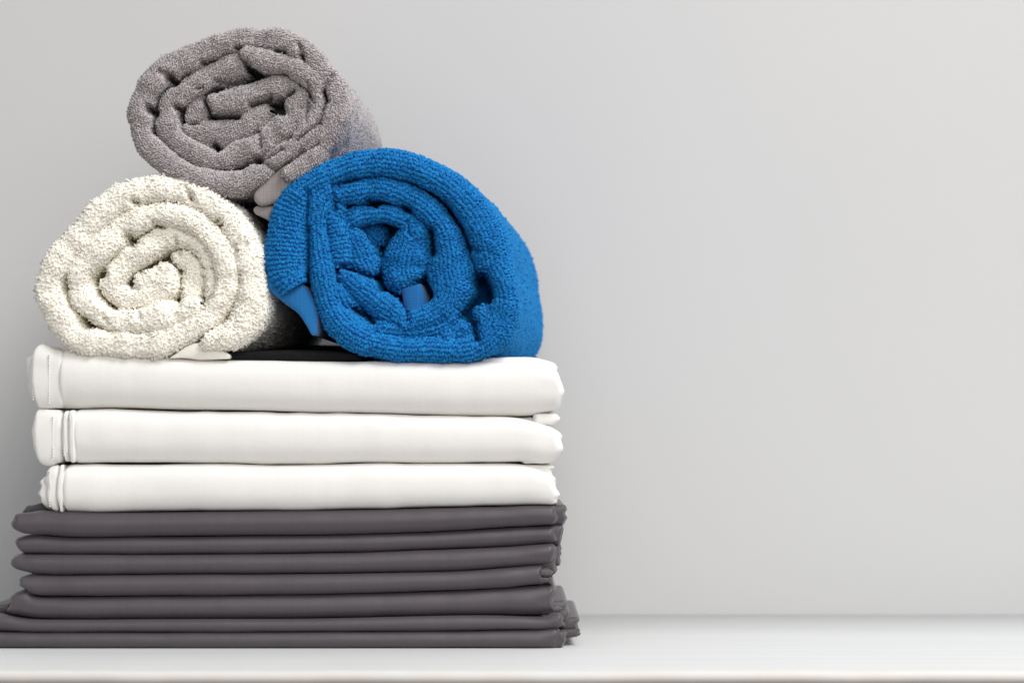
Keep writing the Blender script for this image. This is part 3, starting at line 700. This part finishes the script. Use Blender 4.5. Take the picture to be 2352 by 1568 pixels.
t.stroke([(112, 938, 45), (185, 985, 78), (285, 1045, 92), (368, 1135, 72), (410, 1240, 44), (432, 1330, 18)], yo=0.004, terry=False, mb=mb, seed=34, rk=0.5, ex=2.6, amp=0.0005, pucker=0.0003)
t.stroke([(160, 990, 40), (240, 1040, 50), (320, 1110, 45), (370, 1200, 30)], yo=0.012, terry=False, mb=mb, seed=35, rk=0.5, ex=2.6, amp=0.0005, pucker=0.0003)
h = mb.build('woven_hem', M_bluew, o); h['label'] = 'smooth blue hem hanging at the lower left of the roll'
mb = MB()
t.stroke([(1080, 990, 70), (1095, 1040, 76), (1108, 1095, 80), (1110, 1135, 72), (1104, 1165, 55)], yo=0.0105, terry=False, mb=mb, seed=36, rk=0.7, ex=2.4, amp=0.0004, pucker=0.0002, L=0.2, thin_ends=False)
h = mb.build('woven_hem', M_bluew2, o); h['label'] = 'smooth blue hem end in the middle of the roll'

# ---- grey towel roll (on top)
t = Towel(275.6, 34.5, 0.3076, 0.045, 0.0, 0.27, dict(row=0.00175, col=0.0016, jit=0.14, ang=0.7, angj=0.5, lean=0.28, w=0.0014, h=0.0012, r=0.00043, droop=0.15, tilt=0.4, soft=0.4, plies=1))
t.rk = 0.85; t.ex = 2.3; t.dents = [(360, 460, 400, 495, 26, 22), (210, 700, 250, 730, 26, 24), (235, 840, 240, 870, 18, 18), (600, 350, 680, 330, 14, 12), (860, 240, 890, 245, 14, 12), (1160, 262, 1220, 275, 16, 12), (1370, 330, 1350, 300, 16, 12), (1520, 570, 1540, 630, 20, 18), (935, 355, 972, 440, 20, 40), (1170, 640, 1200, 710, 28, 26), (1240, 590, 1290, 560, 14, 16), (610, 620, 640, 700, 20, 18), (650, 740, 860, 745, 20, 18), (960, 660, 1110, 600, 18, 14), (400, 680, 450, 690, 18, 16), (1010, 1080, 1030, 1085, 26, 24), (1000, 870, 1030, 860, 14, 14), (690, 960, 710, 1000, 20, 22), (1240, 930, 1280, 905, 12, 12), (560, 545, 600, 530, 10, 8), (500, 800, 560, 800, 12, 10), (700, 480, 880, 500, 16, 7), (1330, 220, 1370, 300, 16, 6), (1590, 440, 1530, 540, 18, 6), (1090, 150, 1060, 210, 14, 3), (290, 420, 350, 450, 18, 5), (880, 250, 900, 330, 12, 3), (1535, 640, 1490, 800, 15, 9), (1490, 800, 1330, 930, 14, 8), (1220, 1000, 1060, 1090, 14, 8), (1180, 1150, 1480, 960, 14, 6), (1400, 500, 1440, 640, 12, 6), (1390, 640, 1390, 800, 12, 6), (1040, 900, 1040, 990, 14, 6), (1060, 1100, 1150, 1150, 14, 6)]
t.stroke([(1230, 1200, 55), (1370, 1100, 75), (1490, 960, 85), (1565, 810, 88), (1605, 665, 78), (1575, 525, 70), (1500, 400, 74), (1400, 295, 76), (1280, 218, 74), (1130, 180, 74), (960, 170, 74), (800, 205, 76), (640, 258, 82), (500, 322, 84), (360, 390, 88), (230, 505, 84), (155, 640, 82),
          (140, 760, 88), (155, 880, 84), (210, 985, 75), (300, 1070, 72), (410, 1140, 72), (530, 1195, 70), (660, 1235, 78), (790, 1250, 85), (910, 1235, 88), (1010, 1190, 82), (1090, 1130, 70), (1160, 1070, 62), (1250, 1010, 62), (1340, 940, 68), (1420, 850, 70), (1475, 740, 62), (1490, 630, 56), (1468, 530, 60), (1410, 450, 66), (1320, 395, 72), (1220, 360, 78), (1110, 345, 82), (1030, 320, 66), (960, 290, 50), (900, 275, 30)],
         side=(0.28, 0.02), seed=41, pucker=0.0014)
t.stroke([(950, 305, 45), (890, 340, 85), (840, 375, 100), (740, 410, 90), (610, 465, 80), (490, 530, 78), (395, 605, 72), (335, 695, 66), (332, 790, 68), (365, 890, 78), (440, 965, 75), (540, 1025, 75), (650, 1070, 72), (770, 1065, 72), (880, 1010, 90), (980, 975, 90), (1070, 930, 90), (1170, 850, 92), (1250, 785, 85), (1300, 695, 85), (1318, 600, 72), (1320, 530, 45)], yo=0.003, seed=42, pucker=0.0016)
t.stroke([(760, 470, 50), (860, 450, 60)], yo=0.010, seed=43)
t.stroke([(1330, 530, 35), (1270, 505, 58), (1170, 525, 78), (1050, 540, 80), (930, 590, 86), (800, 650, 95), (700, 650, 85), (630, 600, 55)], yo=0.004, seed=44)
t.stroke([(600, 570, 45), (540, 640, 70), (530, 730, 72), (480, 790, 40)], yo=0.007, seed=45)
t.stroke([(450, 830, 40), (550, 850, 75), (680, 880, 92), (790, 855, 92), (900, 800, 90), (1010, 735, 86), (1100, 690, 62)], yo=0.007, seed=46)
t.stroke([(1390, 620, 50), (1380, 720, 60), (1350, 830, 60)], yo=0.004, seed=47)
t.stroke([(1000, 1100, 40), (1100, 1050, 60), (1200, 970, 60), (1300, 880, 50)], yo=0.004, seed=48)
t.core([(1600, 700), (1450, 350), (1000, 180), (500, 330), (180, 650), (250, 1000), (700, 1230), (1100, 1150)], y0=0.05)
t.emit_loops()
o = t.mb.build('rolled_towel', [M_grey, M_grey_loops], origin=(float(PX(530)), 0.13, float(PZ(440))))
tag(o, 'grey terry towel rolled up, resting on the white and blue rolls', 'towel', TG)
mb = MB()
t.stroke([(1380, 1110, 70), (1270, 1200, 95), (1160, 1280, 98), (1070, 1340, 78), (1000, 1385, 42)], yo=0.005, terry=False, mb=mb, seed=49, rk=0.5, ex=2.6, amp=0.0005, pucker=0.0003)
t.stroke([(1350, 1370, 70), (1240, 1440, 70), (1140, 1470, 62), (1040, 1455, 40), (985, 1440, 22)], yo=0.010, terry=False, mb=mb, seed=50, rk=0.5, ex=2.6, amp=0.0005, pucker=0.0003)
mb.build('woven_hem', M_greyw, o)

# ---- black slab added to blacken the gap between cream and blue rolls
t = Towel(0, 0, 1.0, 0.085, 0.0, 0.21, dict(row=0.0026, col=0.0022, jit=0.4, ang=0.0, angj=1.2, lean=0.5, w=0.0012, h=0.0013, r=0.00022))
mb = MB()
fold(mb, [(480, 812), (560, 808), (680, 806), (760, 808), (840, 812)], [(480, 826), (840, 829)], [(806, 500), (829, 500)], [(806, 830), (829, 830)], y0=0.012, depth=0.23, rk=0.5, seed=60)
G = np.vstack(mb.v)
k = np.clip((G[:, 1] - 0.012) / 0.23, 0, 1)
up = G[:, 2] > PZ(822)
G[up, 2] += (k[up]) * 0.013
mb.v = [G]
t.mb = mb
o = mb.build('black_slab', M_black, origin=(float(PX(670)), 0.13, float(PZ(828))))
tag(o, 'flat black slab added in the gap between the white and blue rolls', 'cloth')
for ob in bpy.data.objects:
    if '_o' in ob: del ob['_o']
